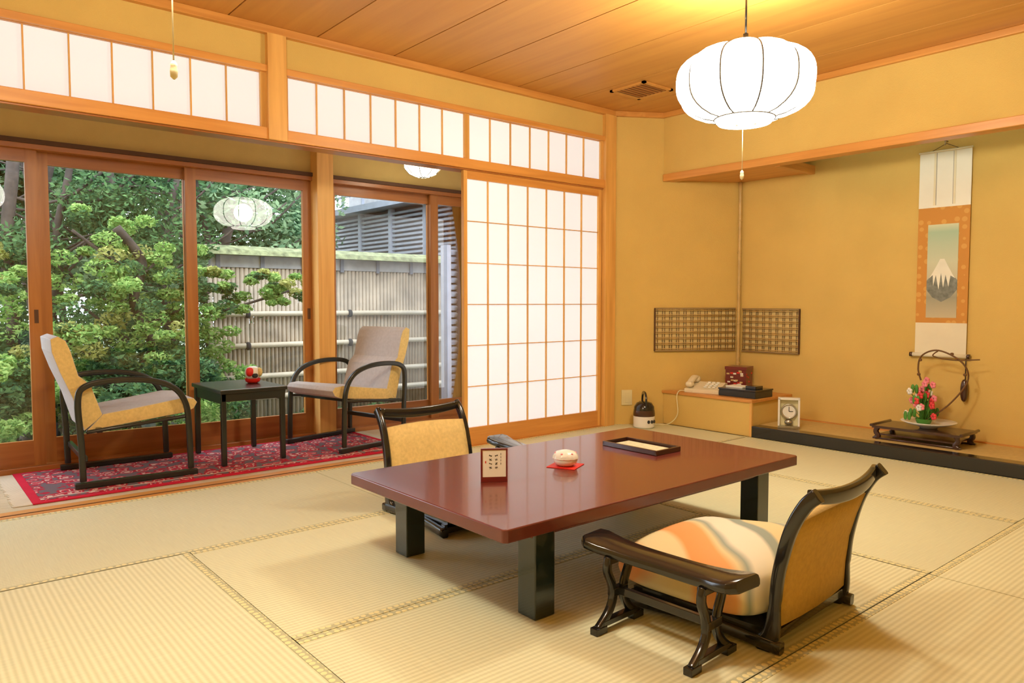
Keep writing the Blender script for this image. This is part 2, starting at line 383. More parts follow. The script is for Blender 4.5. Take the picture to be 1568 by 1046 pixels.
def dg(s,o,z):
    p=Vector((4.50,4.10))+d*s+nd*o; return (p.x,p.y,z)
def dbox(ob,s0,s1,o0,o1,z0,z1,k):
    a=[dg(s0,o0,z0),dg(s1,o0,z0),dg(s1,o1,z0),dg(s0,o1,z0),dg(s0,o0,z1),dg(s1,o0,z1),dg(s1,o1,z1),dg(s0,o1,z1)]
    v=[ob.bm.verts.new(c) for c in a]
    for q in ((0,3,2,1),(4,5,6,7),(0,1,5,4),(2,3,7,6),(1,2,6,5),(3,0,4,7)): ob.face([v[j] for j in q],k)
t=O('trim_ceiling_diagonal'); dbox(t,.0,.44,-.01,.03,2.50,H,'wx'); t.done(bevel=.003)
t=O('trim_alcove_lintel'); t.box((X0-.02,YS,1.99),(X0+.09,3.865,2.047),'wy'); t.done(bevel=.004)
t=O('trim_alcove_board'); t.extrude([(X0+.09,3.85),(X0+.09,2.90),(X1,2.90),(X1,3.52)],2,2.0,2.03,'wy'); t.box((X0+.07,2.88,1.985),(X1,2.92,2.05),'wx'); t.done(bevel=.003)
t=O('trim_alcove_sill'); t.box((X0,YS,0),(X0+.11,3.03,.085),'black'); t.done(bevel=.006)
t=O('alcove_floor'); t.box((X0+.11,YS,-.02),(X1,3.03,.083),'goza'); t.box((X1-.015,YS,.083),(X1,3.03,.093),'wy'); t.done()
t=O('alcove_cabinet'); t.extrude([(X0+.012,3.045),(X1-.002,3.045),(X1-.002,3.51),(X0+.012,3.86)],2,0,.255,'plaster')
t.extrude([(X0,3.03),(X1-.002,3.03),(X1-.002,3.51),(X0,3.87)],2,.255,.278,'wy'); t.box((X0,3.03,.0),(X0+.02,3.05,.255),'wz'); t.done(bevel=.003)
b=O('bamboo_post'); path=[(X1-.03,3.51,z/20*1.722+.278) for z in range(21)]
b.tube(path,.014,'bamboo',n=10,up=(0,1,0))
for z in (.50,.83,1.15,1.42,1.68): b.lathe([(.0145,-.008),(.018,0),(.0145,.008)],(X1-.03,3.51,z),'bamboo',n=10)
b.done()
l=O('window_lattice_alcove'); y0,y1,z0,z1=2.98,3.48,.60,.95; x=X1
l.box((x-.004,y0,z0),(x,y1,z1),'latback')
for a in range(9):
    y=y0+.012+(y1-y0-.024)*a/8
    for s in (-.008,.008): l.tube([(x-.012,y+s,z0),(x-.012,y+s,z1)],.0032,'latbar',n=6)
for a in range(8):
    z=z0+.012+(z1-z0-.024)*a/7
    for s in (-.006,.006): l.tube([(x-.020,y0,z+s),(x-.020,y1,z+s)],.0034,'bamboo',n=6)
l.box((x-.022,y0-.004,z1-.002),(x,y1+.004,z1+.005),'latbar'); l.box((x-.022,y0-.004,z0-.005),(x,y1+.004,z0+.002),'latbar'); l.box((x-.022,y0-.005,z0),(x,y0+.002,z1),'groove'); l.done()
l=O('window_lattice_diagonal'); s0,s1,z0,z1=.37,1.07,.605,.955
dbox(l,s0,s1,0,.004,z0,z1,'latback')
for a in range(12):
    s=s0+.012+(s1-s0-.024)*a/11
    for q in (-.010,.010): l.tube([dg(s+q,.011,z0),dg(s+q,.011,z1)],.0034,'latbar',n=6)
for a in range(8):
    z=z0+.012+(z1-z0-.024)*a/7
    for q in (-.006,.006): l.tube([dg(s0,.019,z+q),dg(s1,.019,z+q)],.0034,'bamboo',n=6)
dbox(l,s0-.004,s1,.0,.022,z1-.002,z1+.005,'latbar'); dbox(l,s0-.004,s1,.0,.022,z0-.005,z0+.002,'latbar'); dbox(l,s0-.006,s0+.002,.0,.022,z0,z1,'groove')
l.done()
l=O('wall_outlet'); dbox(l,.09,.18,0,.01,.16,.285,'plastic'); dbox(l,.12,.15,.01,.013,.18,.26,'plastic'); l.done(bevel=.003)
# ---- shoji wall structure
t=O('trim_sill'); t.box((XW,YP,-.03),(4.50,4.20,.004),'wx'); t.box((XW,4.115,.004),(4.5,4.122,.007),'groove'); t.done(bevel=.002)
t=O('trim_lintel'); t.box((XW,4.075,1.915),(4.40,4.20,1.98),'wx'); t.box((XW,4.09,1.905),(4.40,4.20,1.915),'wdx')
t.box((XW,4.075,2.287),(4.40,4.17,2.325),'wx'); t.done(bevel=.003)
t=O('trim_hanging_post'); t.box((1.64,4.062,1.913),(1.75,4.19,2.50),'wz'); t.done(bevel=.004)
t=O('trim_corner_pillar'); t.box((4.385,4.06,0),(4.505,4.2,2.50),'wz'); t.done(bevel=.004)
def shoji(name,x0,x1,z0,z1,y,cols,rows,st=.028,rail_b=.0,rail_t=.0,kz='wz'):
    s=O(name); px0,px1=x0+st,x1-st; pz0,pz1=z0+rail_b,z1-rail_t
    s.box((x0,y,z0),(px0,y+.028,z1),kz); s.box((px1,y,z0),(x1,y+.028,z1),kz)
    if rail_b: s.box((px0,y,z0),(px1,y+.028,pz0),'wx')
    if rail_t: s.box((px0,y,pz1),(px1,y+.028,z1),'wx')
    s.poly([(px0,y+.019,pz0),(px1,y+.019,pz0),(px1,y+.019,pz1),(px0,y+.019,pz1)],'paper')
    for i in range(1,cols):
        x=px0+(px1-px0)*i/cols; s.box((x-.0035,y+.004,pz0),(x+.0035,y+.0175,pz1),'wz')
    for i in range(1,rows):
        z=pz0+(pz1-pz0)*i/rows; s.box((px0,y+.006,z-.003),(px1,y+.0165,z+.003),'wz')
    return s.done()
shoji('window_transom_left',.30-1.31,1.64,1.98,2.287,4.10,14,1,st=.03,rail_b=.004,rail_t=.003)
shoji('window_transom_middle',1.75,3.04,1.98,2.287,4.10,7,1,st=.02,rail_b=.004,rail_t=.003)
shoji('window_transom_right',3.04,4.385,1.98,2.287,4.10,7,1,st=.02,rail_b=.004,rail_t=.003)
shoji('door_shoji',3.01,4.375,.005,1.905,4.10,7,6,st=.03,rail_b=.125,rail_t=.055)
# ---- veranda
t=O('floor_veranda')
for i in range(9): t.box((XW,4.20+i*.115,-.04),(4.95,4.20+i*.115+.113,-.002),'vfloor')
t.done()
t=O('ceiling_veranda'); t.box((XW,4.18,2.33),(4.95,YG+.1,2.40),'ceil'); t.done()
w=O('wall_veranda'); w.box((XW,YG-.02,1.955),(4.95,YG+.08,2.6),'plasterlt'); w.box((XW,4.19,2.33),(X1,4.3,2.6),'plasterlt'); w.done()
w=O('wall_veranda_end'); w.box((4.85,4.2,0),(4.95,YG+.1,2.6),'plasterlt'); w.done()
t=O('trim_window_header'); t.box((XW,YG-.05,1.90),(4.85,YG+.08,1.93),'wdx'); t.box((XW,YG-.06,1.93),(4.85,YG+.05,1.957),'groove'); t.box((XW,YG-.06,-.03),(4.85,YG+.09,.03),'wdx'); t.done(bevel=.002)
t=O('trim_veranda_pillar'); t.box((2.40,5.07,-.002),(2.53,5.20,2.33),'wz'); t.done(bevel=.004)
def sash(name,x0,x1,y,l,r):
    s=O(name); z0,z1=.03,1.90
    s.box((x0,y,z0),(x0+l,y+.03,z1),'wdz'); s.box((x1-r,y,z0),(x1,y+.03,z1),'wdz')
    s.box((x0+l,y,z0),(x1-r,y+.03,.18),'wdx'); s.box((x0+l,y,1.825),(x1-r,y+.03,z1),'wdx')
    s.poly([(x0+l,y+.015,.18),(x1-r,y+.015,.18),(x1-r,y+.015,1.825),(x0+l,y+.015,1.825)],'glass')
    s.box((x1-r*.6,y-.003,.88),(x1-r*.25,y+.001,.96),'groove')
    return s.done()
sash('window_1',-1.1,-.10,5.22,.06,.06); sash('window_2',-.16,.680,5.18,.06,.062); sash('window_3',.675,1.580,5.22,.066,.068)
sash('window_4',1.512,2.40,5.18,.07,.063); sash('window_5',2.53,3.535,5.22,.085,.075); sash('window_6',3.46,4.30,5.18,.075,.07); sash('window_7',4.25,4.86,5.22,.06,.06)
l=O('veranda_ceiling_lamp'); prof=[(.0,-.085),(.05,-.083),(.10,-.06),(.135,-.02),(.14,.02),(.12,.05)]
l.lathe(prof,(3.06,4.68,2.02),'vlamp',n=24); l.lathe([(.12,.05),(.14,.055),(.14,.075),(.03,.08),(.012,.31)],(3.06,4.68,2.02),'metal',n=24)
for k in range(8):
    th=2*pi*k/8; l.tube([(3.06+(r+.002)*math.cos(th),4.68+(r+.002)*math.sin(th),2.02+z) for r,z in prof],.003,'rib',n=5,up=(math.cos(th+1),math.sin(th+1),.1))
l.done()
# ---- pendant lamps: paper lantern around a bulb
def pendant(name,loc,sl):
    o=O(name); Hh=.168; R=.318; n=10
    def fn(th,r,z):
        q=abs(math.sin(n*th/2)); return .885+.115*(q**.75)
    prof=[]
    for i in range(17):
        z=-Hh+2*Hh*i/16
        r=R*(max(0,1-abs(z/(Hh*1.05))**2.7))**(1/2.0)
        prof.append((max(r,.10),z))
    prof[0]=(.145,-Hh*.94); prof[-1]=(.13,Hh*.96)
    o.lathe(prof,(0,0,0),'lamp',n=80,fn=fn)
    for k in range(n):
        th=2*pi*k/n
        p=[(r*.903*math.cos(th),r*.903*math.sin(th),z) for r,z in prof]
        o.tube(p,.004,'rib',n=6,up=(math.cos(th+1),math.sin(th+1),0.1))
    o.lathe([(.138,-Hh*.95),(.12,-Hh*1.09),(.06,-Hh*1.11)],(0,0,0),'lamp',n=40)
    rg=lambda R_,Z:[(R_*math.cos(2*pi*i/40),R_*math.sin(2*pi*i/40),Z) for i in range(40)]
    o.tube(rg(.138,-Hh*.96),.003,'rib',n=6,closed=True); o.tube(rg(.125,Hh*.97),.003,'rib',n=6,closed=True)
    o.lathe([(.035,Hh-.01),(.035,Hh+.012),(.012,Hh+.02),(.012,Hh+.06)],(0,0,0),'black',n=20)
    o.tube([(0,0,Hh+.01),(0,0,H-loc[2])],.005,'black',n=8)
    o.tube([(-.02,0,-Hh),(-.02,0,sl)],.0018,'string',n=5)
    o.lathe([(.002,sl-.04),(.008,sl-.034),(.009,sl-.02),(.007,sl-.01),(.008,sl-.005),(.003,sl+.003)],(-.02,0,0),'string',n=10)
    ob=o.done(loc=loc,rz=.2)
    L=bpy.data.lights.new(name+'_bulb','POINT'); L.energy=132; L.color=LC; L.shadow_soft_size=.10
    lo=bpy.data.objects.new('bulb',L); sc.collection.objects.link(lo); lo.parent=ob; lo.location=(0,0,0)
    return ob
pendant('pendant_lamp',(3.08,1.98,2.02),-.405); pendant('pendant_lamp.001',(.54,1.85,2.02),-.46)
l=O('fluorescent_tube'); l.box((X0+.075,.2,2.30),(X0+.11,2.8,2.36),'white'); l.tube([(X0+.13,.25,2.33),(X0+.13,2.75,2.33)],.015,'tube',n=8); l.done()

# ------------------------------------------------------------------ furniture
t=O('low_table')
x0,x1,y0,y1=1.35,3.015,1.642,2.60
t.extrude([(x0+.012,y0),(x1-.012,y0),(x1,y0+.012),(x1,y1-.012),(x1-.012,y1),(x0+.012,y1),(x0,y1-.012),(x0,y0+.012)],2,.292,.334,'redlac')
t.box((x0+.16,y0+.06,.262),(x1-.16,y0+.085,.292),'redlac'); t.box((x0+.16,y1-.085,.262),(x1-.16,y1-.06,.292),'redlac')
t.box((x0+.17,y0+.08,.262),(x0+.195,y1-.08,.292),'redlac'); t.box((x1-.195,y0+.08,.262),(x1-.17,y1-.08,.292),'redlac')
for lx in (1.513,2.775):
    for ly in (1.69,2.445): t.box((lx,ly,.001),(lx+.085,ly+.085,.293),'gunmetal')
t.done(bevel=.004,seg=3)

def zaisu(name,loc,rz,cushion):
    o=O(name)
    o.box((-.245,-.25,.035),(.245,.25,.06),'black')
    o.sweep(smoothpath([(-.25,-.27,.02),(-.25,0,.03),(-.27,.27,.018)]),rrect(.03,.036),'black')
    o.sweep(smoothpath([(.25,-.27,.02),(.25,0,.03),(.27,.27,.018)]),rrect(.03,.036),'black')
    o.box((-.26,.225,.01),(.26,.25,.05),'black')
    for sx in (-1,1):
        p=smoothpath([(sx*.245,-.20,.0),(sx*.245,-.235,.05),(sx*.245,-.245,.14),(sx*.243,-.255,.24),(sx*.24,-.285,.36),(sx*.238,-.325,.44),(sx*.236,-.36,.475)])
        n=len(p); sc_=[(1,(1.9-1.1*min(1,i/n*3)) if i/n<.33 else (.8+.35*(i/n))) for i in range(n)]
        o.sweep(p,rrect(.026,.036),'black',up=(0,1,0),scale=sc_)
    p=[]; sc_=[]
    for i in range(17):
        q=-1+2*i/16; p.append((q*.237,-.335-.02*(1-q*q),.445+.022*abs(q)**2)); sc_.append((1,1+.25*math.cos(q*pi*.5)))
    o.sweep(p,rrect(.018,.038),'black',scale=sc_)
    prof=[(-.215,.07),(-.224,.15),(-.235,.24),(-.258,.33),(-.283,.395),(-.313,.39),(-.287,.32),(-.265,.24),(-.254,.15),(-.25,.07)]
    xsn=[-.228,-.19,-.1,0,.1,.19,.228]
    rings=[]
    for x in xsn:
        q=x/.228; bulge=.018*(1-q**4)
        r=[o.bm.verts.new((x,py+(bulge if i<5 else 0)-.012*(1-q*q),pz+(.012*(1-q*q) if i in(4,5) else 0))) for i,(py,pz) in enumerate(prof)]
        rings.append(r)
    m=len(prof)
    for a,b in zip(rings,rings[1:]):
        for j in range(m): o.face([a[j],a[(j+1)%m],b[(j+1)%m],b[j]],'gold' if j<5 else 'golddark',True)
    o.face(rings[0],'gold'); o.face(rings[-1][::-1],'gold')
    if cushion:
        def cf(p):
            ez=.035*(1-min(1,(p.x/.33)**2))*(1-min(1,((p.y-.05)/.32)**4))
            back=.045*max(0,min(1,(.15-p.y)/.35))
            return Vector((p.x,p.y,p.z+((ez+back) if p.z>.125 else 0)))
        o.superell((0,.05,.125),(.32,.275,.078),'cush',e=5,n=48,m=18,fn=cf)
    else:
        o.superell((0,.02,.10),(.25,.25,.05),'gold',e=6,n=40,m=12)
    return o.done(loc=loc,rz=rz)
zaisu('floor_chair',(2.13,1.36,0),math.radians(4),True)
zaisu('floor_chair.001',(2.04,2.82,0),math.radians(180),False)

def kyosoku(name,loc,rz):
    o=O(name); p=[];s_=[]
    for i in range(25):
        q=-1+2*i/24; p.append((0.012*(1-q*q),q*.275,.232+.022*abs(q)**3)); s_.append((.95-.25*(1-q*q)*.9+(.05 if abs(q)>.7 else 0) if abs(q)<.93 else .72,1))
    o.sweep(p,rrect(.15,.034,.45),'black',scale=s_)
    for y in (-.165,.165):
        for s in (-1,1):
            pp=smoothpath([(s*.045,y,.225),(s*.052,y,.185),(s*.030,y,.135),(s*.026,y,.09),(s*.050,y,.05),(s*.095,y,.014)],5)
            o.sweep(pp,rrect(.026,.022),'black',up=(0,1,0))
            o.box((s*.115,y-.014,0),(s*.065,y+.014,.022),'black')
        o.box((-.055,y-.013,.205),(.055,y+.013,.225),'black'); o.box((-.035,y-.013,.10),(.035,y+.013,.125),'black'); o.box((-.08,y-.012,.018),(.08,y+.012,.036),'black')
    o.box((-.008,-.16,.10),(.008,.16,.125),'black')
    return o.done(loc=loc,rz=rz,bevel=.002)
kyosoku('armrest',(1.705,1.345,0),math.radians(3)); kyosoku('armrest.001',(2.50,2.90,0),math.radians(-8))

def armchair(name,loc,rz):
    o=O(name)
    for y in (-.29,.29):
        p=smoothpath([(-.27,y,.035),(-.275,y,.25),(-.285,y,.47),(-.25,y,.545),(-.12,y,.57),(.06,y,.56),(.19,y,.51),(.255,y,.41),(.27,y,.25),(.275,y,.035)],5)
        o.sweep(p,rrect(.032,.026),'blackm',up=(0,1,0))
        o.box((-.31,y-.018,0),(.31,y+.018,.03),'blackm')
        o.tube([(-.25,y,.30),(.25,y,.34)],.011,'blackm')
    o.box((-.27,-.29,.14),(-.245,.29,.17),'blackm'); o.box((-.2,-.29,.29),(-.17,.29,.315),'blackm'); o.box((.15,-.29,.32),(.18,.29,.345),'blackm')
    seat=[(-.24,.30),(.26,.355),(.31,.375),(.33,.41),(.31,.435),(.24,.44),(.0,.405),(-.16,.385)]
    o.extrude(seat,1,-.245,.245,'greyfab','gold')
    back=[(-.16,.375),(-.215,.55),(-.27,.60),(-.305,.74),(-.325,.79),(-.36,.815),(-.395,.80),(-.39,.73),(-.355,.62),(-.30,.48),(-.25,.30)]
    o.extrude(back,1,-.235,.235,'greyfab','gold')
    return o.done(loc=loc,rz=rz,bevel=.012,seg=3)
armchair('armchair',(1.03,4.74,.0095),math.radians(-2)); armchair('armchair.001',(2.46,4.76,.0095),math.radians(193))

t=O('side_table')
for lx in (1.515,1.885):
    for ly in (4.53,5.03): t.box((lx-.015,ly-.015,.0095),(lx+.015,ly+.015,.45),'blackm')
t.box((1.49,4.50,.45),(1.91,5.06,.475),'blackm')
t.box((1.505,4.53,.385),(1.52,5.03,.45),'blackm'); t.box((1.88,4.53,.385),(1.895,5.03,.45),'blackm')
t.box((1.50,4.515,.40),(1.90,4.53,.45),'blackm')
t.done(bevel=.004)
g=O('temari_ornament'); 
g.lathe([(.03,0),(.045,.01),(.05,.03)],(0,0,0),'red',n=20,capb=True); g.superell((0,0,.065),(.05,.045,.045),'white',e=2,n=24,m=12); g.superell((-.03,-.03,.075),(.025,.02,.03),'red',e=2,n=16,m=8); g.superell((.035,-.02,.07),(.02,.03,.03),'gold',e=2,n=16,m=8); g.superell((0,-.042,.05),(.02,.01,.015),'ink',e=2,n=12,m=6); g.done(loc=(1.80,4.80,.476))

r=O('rug'); r.box((.50,4.29,0),(2.70,5.12,.006),'rugred'); r.box((.54,4.33,.006),(2.66,5.08,.008),'rug')
r.box((.56,4.37,.008),(2.64,4.378,.0085),'rugcream')
for i in range(60):
    y=4.295+i*.0137; r.box((.42+random.uniform(-.01,.01),y,0),(.50,y+.009,.003),'rugcream'); r.box((2.70,y,0),(2.77,y+.009,.003),'rugcream')
r.done()

# ---- table items
t=O('menu_card_stand'); 
t.box((-.05,-.008,.0),(.05,.008,.012),'maroon'); t.box((-.05,-.006,.012),(-.044,.006,.125),'maroon'); t.box((.044,-.006,.012),(.05,.006,.125),'maroon'); t.box((-.044,-.006,.119),(.044,.006,.125),'maroon'); t.box((-.044,-.006,.012),(.044,.006,.018),'maroon')
t.box((-.044,-.004,.018),(.044,.004,.119),'scrollwhite'); t.box((-.045,0,.0),(.045,.03,.008),'maroon')
random.seed(3)
for c_ in range(2):
    for i in range(4):
        x=.008-.022*c_; z=.098-i*.015
        for j in range(3):
            a=random.uniform(-1.2,1.2); L=.0055; t.box((x-L,-.0047,z-.0007),(x+L,-.004,z+.0007),'ink',rot=Matrix.Rotation(a,3,'Y'))
for i in range(4): t.box((.024,-.0047,.10-i*.012),(.0255,-.004,.107-i*.012),'ink')
t.box((-.034,-.0047,.07),(-.030,-.004,.078),'red')
t.done(loc=(1.70,2.13,.3345),rz=math.radians(-33))
t=O('ceramic_incense_pot'); t.lathe([(.03,0),(.045,.010),(.051,.026),(.049,.031)],(0,0,0.002),'white',n=32,capb=True); t.lathe([(.052,.031),(.050,.042),(.038,.056),(.015,.063),(.0,.064)],(0,0,0.002),'white',n=48,fn=lambda th,r,z:1+.05*abs(math.cos(6*th)))
t.tube([(.051*math.cos(2*pi*i/32),.051*math.sin(2*pi*i/32),.033) for i in range(32)],.0018,'pink',n=6,closed=True)
for i in range(6):
    a=2*pi*i/6; t.superell((.040*math.cos(a),.040*math.sin(a),.054),(.006,.006,.004),'pink',e=2,n=8,m=6)
t.box((-.06,-.06,0),(.06,.06,.002),'red'); t.done(loc=(2.09,2.15,.3345),rz=math.radians(25))
t=O('wooden_tray'); t.box((-.075,-.15,0),(.075,.15,.006),'darkwood'); 
for a,b in (((-.085,-.16),(.085,-.15)),((-.085,.15),(.085,.16)),((-.085,-.15),(-.075,.15)),((.075,-.15),(.085,.15))): t.box((a[0],a[1],0),(b[0],b[1],.022),'darkwood')
t.box((-.055,-.12,.006),(.055,.12,.012),'traypaper'); t.box((-.06,-.125,.006),(-.055,.12,.014),'golddark'); t.done(loc=(2.61,2.19,.3345),bevel=.002)

# ---- kettle
t=O('electric_kettle')
t.lathe([(.075,0),(.085,.01),(.086,.10),(.080,.14)],(0,0,0),'white',n=32,capb=True); t.lathe([(.082,.14),(.080,.17),(.06,.20),(.03,.21),(.0,.212)],(0,0,0),'black',n=32)
t.lathe([(.0865,.095),(.0875,.115),(.083,.142)],(0,0,0),'darkwood',n=32)
t.sweep(smoothpath([(-.07,0,.16),(-.075,0,.23),(-.04,0,.275),(.04,0,.275),(.075,0,.23),(.07,0,.16)]),rrect(.025,.014),'black',up=(0,1,0))
t.extrude([(.06,.15),(.11,.185),(.105,.2),(.06,.19)],1,-.02,.02,'black')
for i in range(3):
    a=-2.9+i*.35; t.superell((.085*math.cos(a),.085*math.sin(a),.055),(.012,.012,.014),'ink',e=2,n=10,m=6)
t.done(loc=(4.60,3.83,.001),rz=.9,bevel=.002)
t=O('telephone_cord'); t.tube(smoothpath([(4.70,3.90,.01),(4.76,3.83,.008),(4.80,3.74,.02),(4.835,3.68,.10),(4.85,3.70,.24),(4.87,3.69,.288),(4.90,3.66,.289)],8),.004,'string',n=6); t.done()  # cord of the telephone, from the floor up to the cabinet top
# ---- telephone on the cabinet
t=O('telephone')
t.extrude([(-.10,0),(.10,0),(.10,.075),(.06,.08),(-.10,.03)],1,-.10,.12,'offwhite')
t.sweep(smoothpath([(-.055,.165,.065),(-.03,.155,.09),(.04,.155,.115),(.09,.155,.105)]),rrect(.05,.03,.4),'offwhite',scale=None)
t.superell((-.06,.155,.065),(.035,.032,.025),'offwhite',e=3,n=20,m=10); t.superell((.085,.155,.095),(.032,.032,.028),'offwhite',e=3,n=20,m=10)
t.extrude([(-.09,0),(.10,0),(.10,.07),(-.09,.03)],1,.12,.19,'offwhite')
for i in range(4):
    for j in range(3): t.box((-.07+i*.032,-.06+j*.036,.045+i*.009),(-.05+i*.032,-.036+j*.036,.055+i*.010),'scrollwhite')
t.done(loc=(5.03,3.50,.2785),rz=.25,bevel=.008,seg=3)
t=O('lacquer_box'); t.box((-.08,-.085,0),(.08,.085,.18),'maroon'); t.box((-.085,-.09,.18),(.085,.09,.205),'maroon')
random.seed(8)
for i in range(26): 
    y=random.uniform(-.07,.07); z=random.uniform(.02,.17); t.box((-.0815,y-.012,z-.006),(-.08,y+.012,z+.006),random.choice(['scrollpaper','gold','red','scrollwhite']))
for i in range(14):
    x=random.uniform(-.065,.065); z=random.uniform(.02,.17); t.box((x-.012,-.0865,z-.006),(x+.012,-.085,z+.006),random.choice(['red','maroon','redpet']))
t.done(loc=(5.30,3.42,.2785),rz=.25,bevel=.003)
t=O('document_tray'); t.box((-.12,-.17,0),(.12,.15,.05),'blackm'); t.box((-.125,-.175,.05),(.125,.155,.062),'black'); t.box((-.06,-.02,.062),(.06,.13,.075),'scrollwhite'); t.box((-.05,-.13,.062),(.05,-.04,.085),'black'); t.done(loc=(5.06,3.215,.2785),bevel=.003)
# clock
t=O('glass_clock')
t.box((-.075,-.03,0),(.075,.03,.02),'metal'); t.box((-.075,-.025,.02),(-.062,.025,.22),'white'); t.box((.062,-.025,.02),(.075,.025,.22),'white'); t.box((-.075,-.025,.21),(.075,.025,.225),'white')
t.box((-.062,.012,.02),(.062,.016,.21),'plastic')
rg=[(.05*math.cos(2*pi*i/32),-.012,.125+.05*math.sin(2*pi*i/32)) for i in range(32)]
t.tube(rg,.006,'metal',n=8,closed=True,up=(0,1,0)); t.poly([(x,-.010,z) for x,y,z in rg],'white')
t.box((-.002,-.014,.125),(.002,-.012,.16),'ink'); t.box((0,-.014,.123),(.028,-.012,.127),'ink')
t.superell((0,-.005,.045),(.03,.02,.02),'metal',e=2,n=16,m=8)
t.done(loc=(4.99,2.80,.086),rz=math.radians(-60))
# display stand w/ flowers
t=O('flower_display_stand')
t.box((-.15,-.27,.075),(.15,.27,.092),'darkwood'); t.box((-.13,-.23,.03),(.13,.23,.04),'darkwood')
for sx in (-.125,.125):
    for sy in (-.24,.24):
        t.sweep(smoothpath([(sx,sy,.08),(sx,sy*1.05,.05),(sx,sy*.98,.02),(sx,sy*1.06,.006)]),rrect(.03,.03),'darkwood',up=(0,1,0))
    t.sweep([(sx,-.27,.006),(sx,.27,.006)],rrect(.02,.012),'darkwood')
for sy in(-.27,.27): t.tube([(-.15,sy*1.02,.092),(.15,sy*1.02,.092)],.01,'darkwood')
t.done(loc=(5.20,1.96,.084),bevel=.002)
t=O('ikebana_arrangement')
t.lathe([(.05,0),(.06,.012),(.13,.03),(.165,.045),(.163,.048),(.11,.035),(.0,.02)],(0,0,0),'white',n=40,capb=True)
random.seed(11)
t.lathe([(.035,.02),(.045,.04),(.05,.06)],(0,.03,0),'green',n=16,capb=True)
for i in range(40):
    a=random.uniform(0,2*pi); L=random.uniform(.04,.27); sp_=1-.6*(L/.27); tx=.07*math.cos(a)*random.random()*1.5*sp_; ty=.03+.15*math.sin(a)*random.random()*sp_
    tip=(tx*1.3,ty*1.2,.04+L); mid=(tx*.6,.03+(ty-.03)*.6,.04+L*.6)
    t.tube(smoothpath([(0,.03,.03),mid,tip],3),.0025,'green',n=5)
    k=random.choice(['pink','redpet','green','white','green','redpet','green']) if L<.2 else random.choice(['green','pink','green'])
    if k=='green':
        for s in (-1,1):
            t.superell((tip[0],tip[1]+s*.012,tip[2]-.02),(.004,.012,.03),k,e=2,n=8,m=6)
    else:
        for j in range(5):
            b=2*pi*j/5; t.superell((tip[0]+.01*math.cos(b),tip[1]+.013*math.cos(b),tip[2]+.013*math.sin(b)),(.008,.011,.011),k,e=2,n=8,m=6)
t.tube(smoothpath([(.0,.03,.04),(.05,-.10,.16),(.10,-.19,.32),(.08,-.16,.44),(.08,-.02,.51),(.10,.09,.47),(.12,.12,.38),(.12,.10,.30)],8),.0055,'branch',n=7)
t.tube(smoothpath([(.08,-.02,.51),(.1,.02,.47),(.1,-.10,.45),(.12,-.25,.46)],8),.0042,'branch',n=7)
for q in ((.08,-.10,.49),(.10,.10,.44),(.08,-.18,.36),(.12,.115,.34)): t.superell(q,(.008,.012,.010),'branch',e=2,n=8,m=6)
t.done(loc=(5.20,1.93,.177))
t=O('tasselled_hanging_ornament'); t.tube([(X1-.012,1.80,.66),(X1-.012,1.80,.48)],.003,'ink'); t.superell((X1-.025,1.80,.42),(.022,.022,.075),'darkwood',e=3,n=16,m=10); t.done()
# ---- hanging scroll
t=O('hanging_scroll'); x=X1-.012
yL,yR=2.12,1.80
t.box((x-.003,yR,1.645),(x,yL,2.02),'scrollwhite'); t.box((x-.003,yR,.865),(x,yL,1.645),'brocade'); t.box((x-.003,yR,.65),(x,yL,.865),'scrollpaper')
for yy in (2.02,1.90): t.box((x-.005,yy-.008,1.66),(x-.003,yy+.008,2.01),'scrollpaper'); 
for yy in (2.012,1.908): t.box((x-.0055,yy-.0015,1.66),(x-.003,yy+.0015,2.01),'greyboard')
a,b=2.055,1.865; t.box((x-.005,b,.90),(x-.003,a,1.53),'sky')
def mp(pts,k,dx): t.poly([(x-dx,a-(a-b)*u_,.90+.63*v_) for u_,v_ in pts],k)
mp([(.0,.40),(.0,.30),(.2,.22),(.5,.17),(.8,.22),(1,.30),(1,.40),(.85,.46),(.68,.56),(.57,.63),(.43,.63),(.32,.56),(.15,.46)],'mount',.0055)
mp([(.06,.42),(.2,.46),(.22,.34),(.3,.46),(.4,.30),(.47,.48),(.55,.32),(.62,.46),(.72,.33),(.78,.45),(.94,.42),(.85,.46),(.68,.56),(.57,.63),(.43,.63),(.32,.56),(.15,.46)],'snow',.006)
t.tube([(x-.012,yR-.02,.645),(x-.012,yL+.02,.645)],.014,'scrollpaper',n=12); t.tube([(x-.012,yR-.028,.645),(x-.012,yR-.01,.645)],.016,'darkwood',n=12); t.tube([(x-.012,yL+.01,.645),(x-.012,yL+.028,.645)],.016,'darkwood',n=12)
t.tube([(x-.006,yR-.005,2.02),(x-.006,yL+.005,2.02)],.006,'scrollpaper'); t.tube([(x-.006,1.88,2.025),(x-.004,1.955,2.065),(x-.006,2.04,2.025)],.002,'darkwood'); t.tube([(x-.03,1.955,2.05),(x-.03,1.955,2.08),(x+.01,1.955,2.08)],.005,'metal')
t.done()

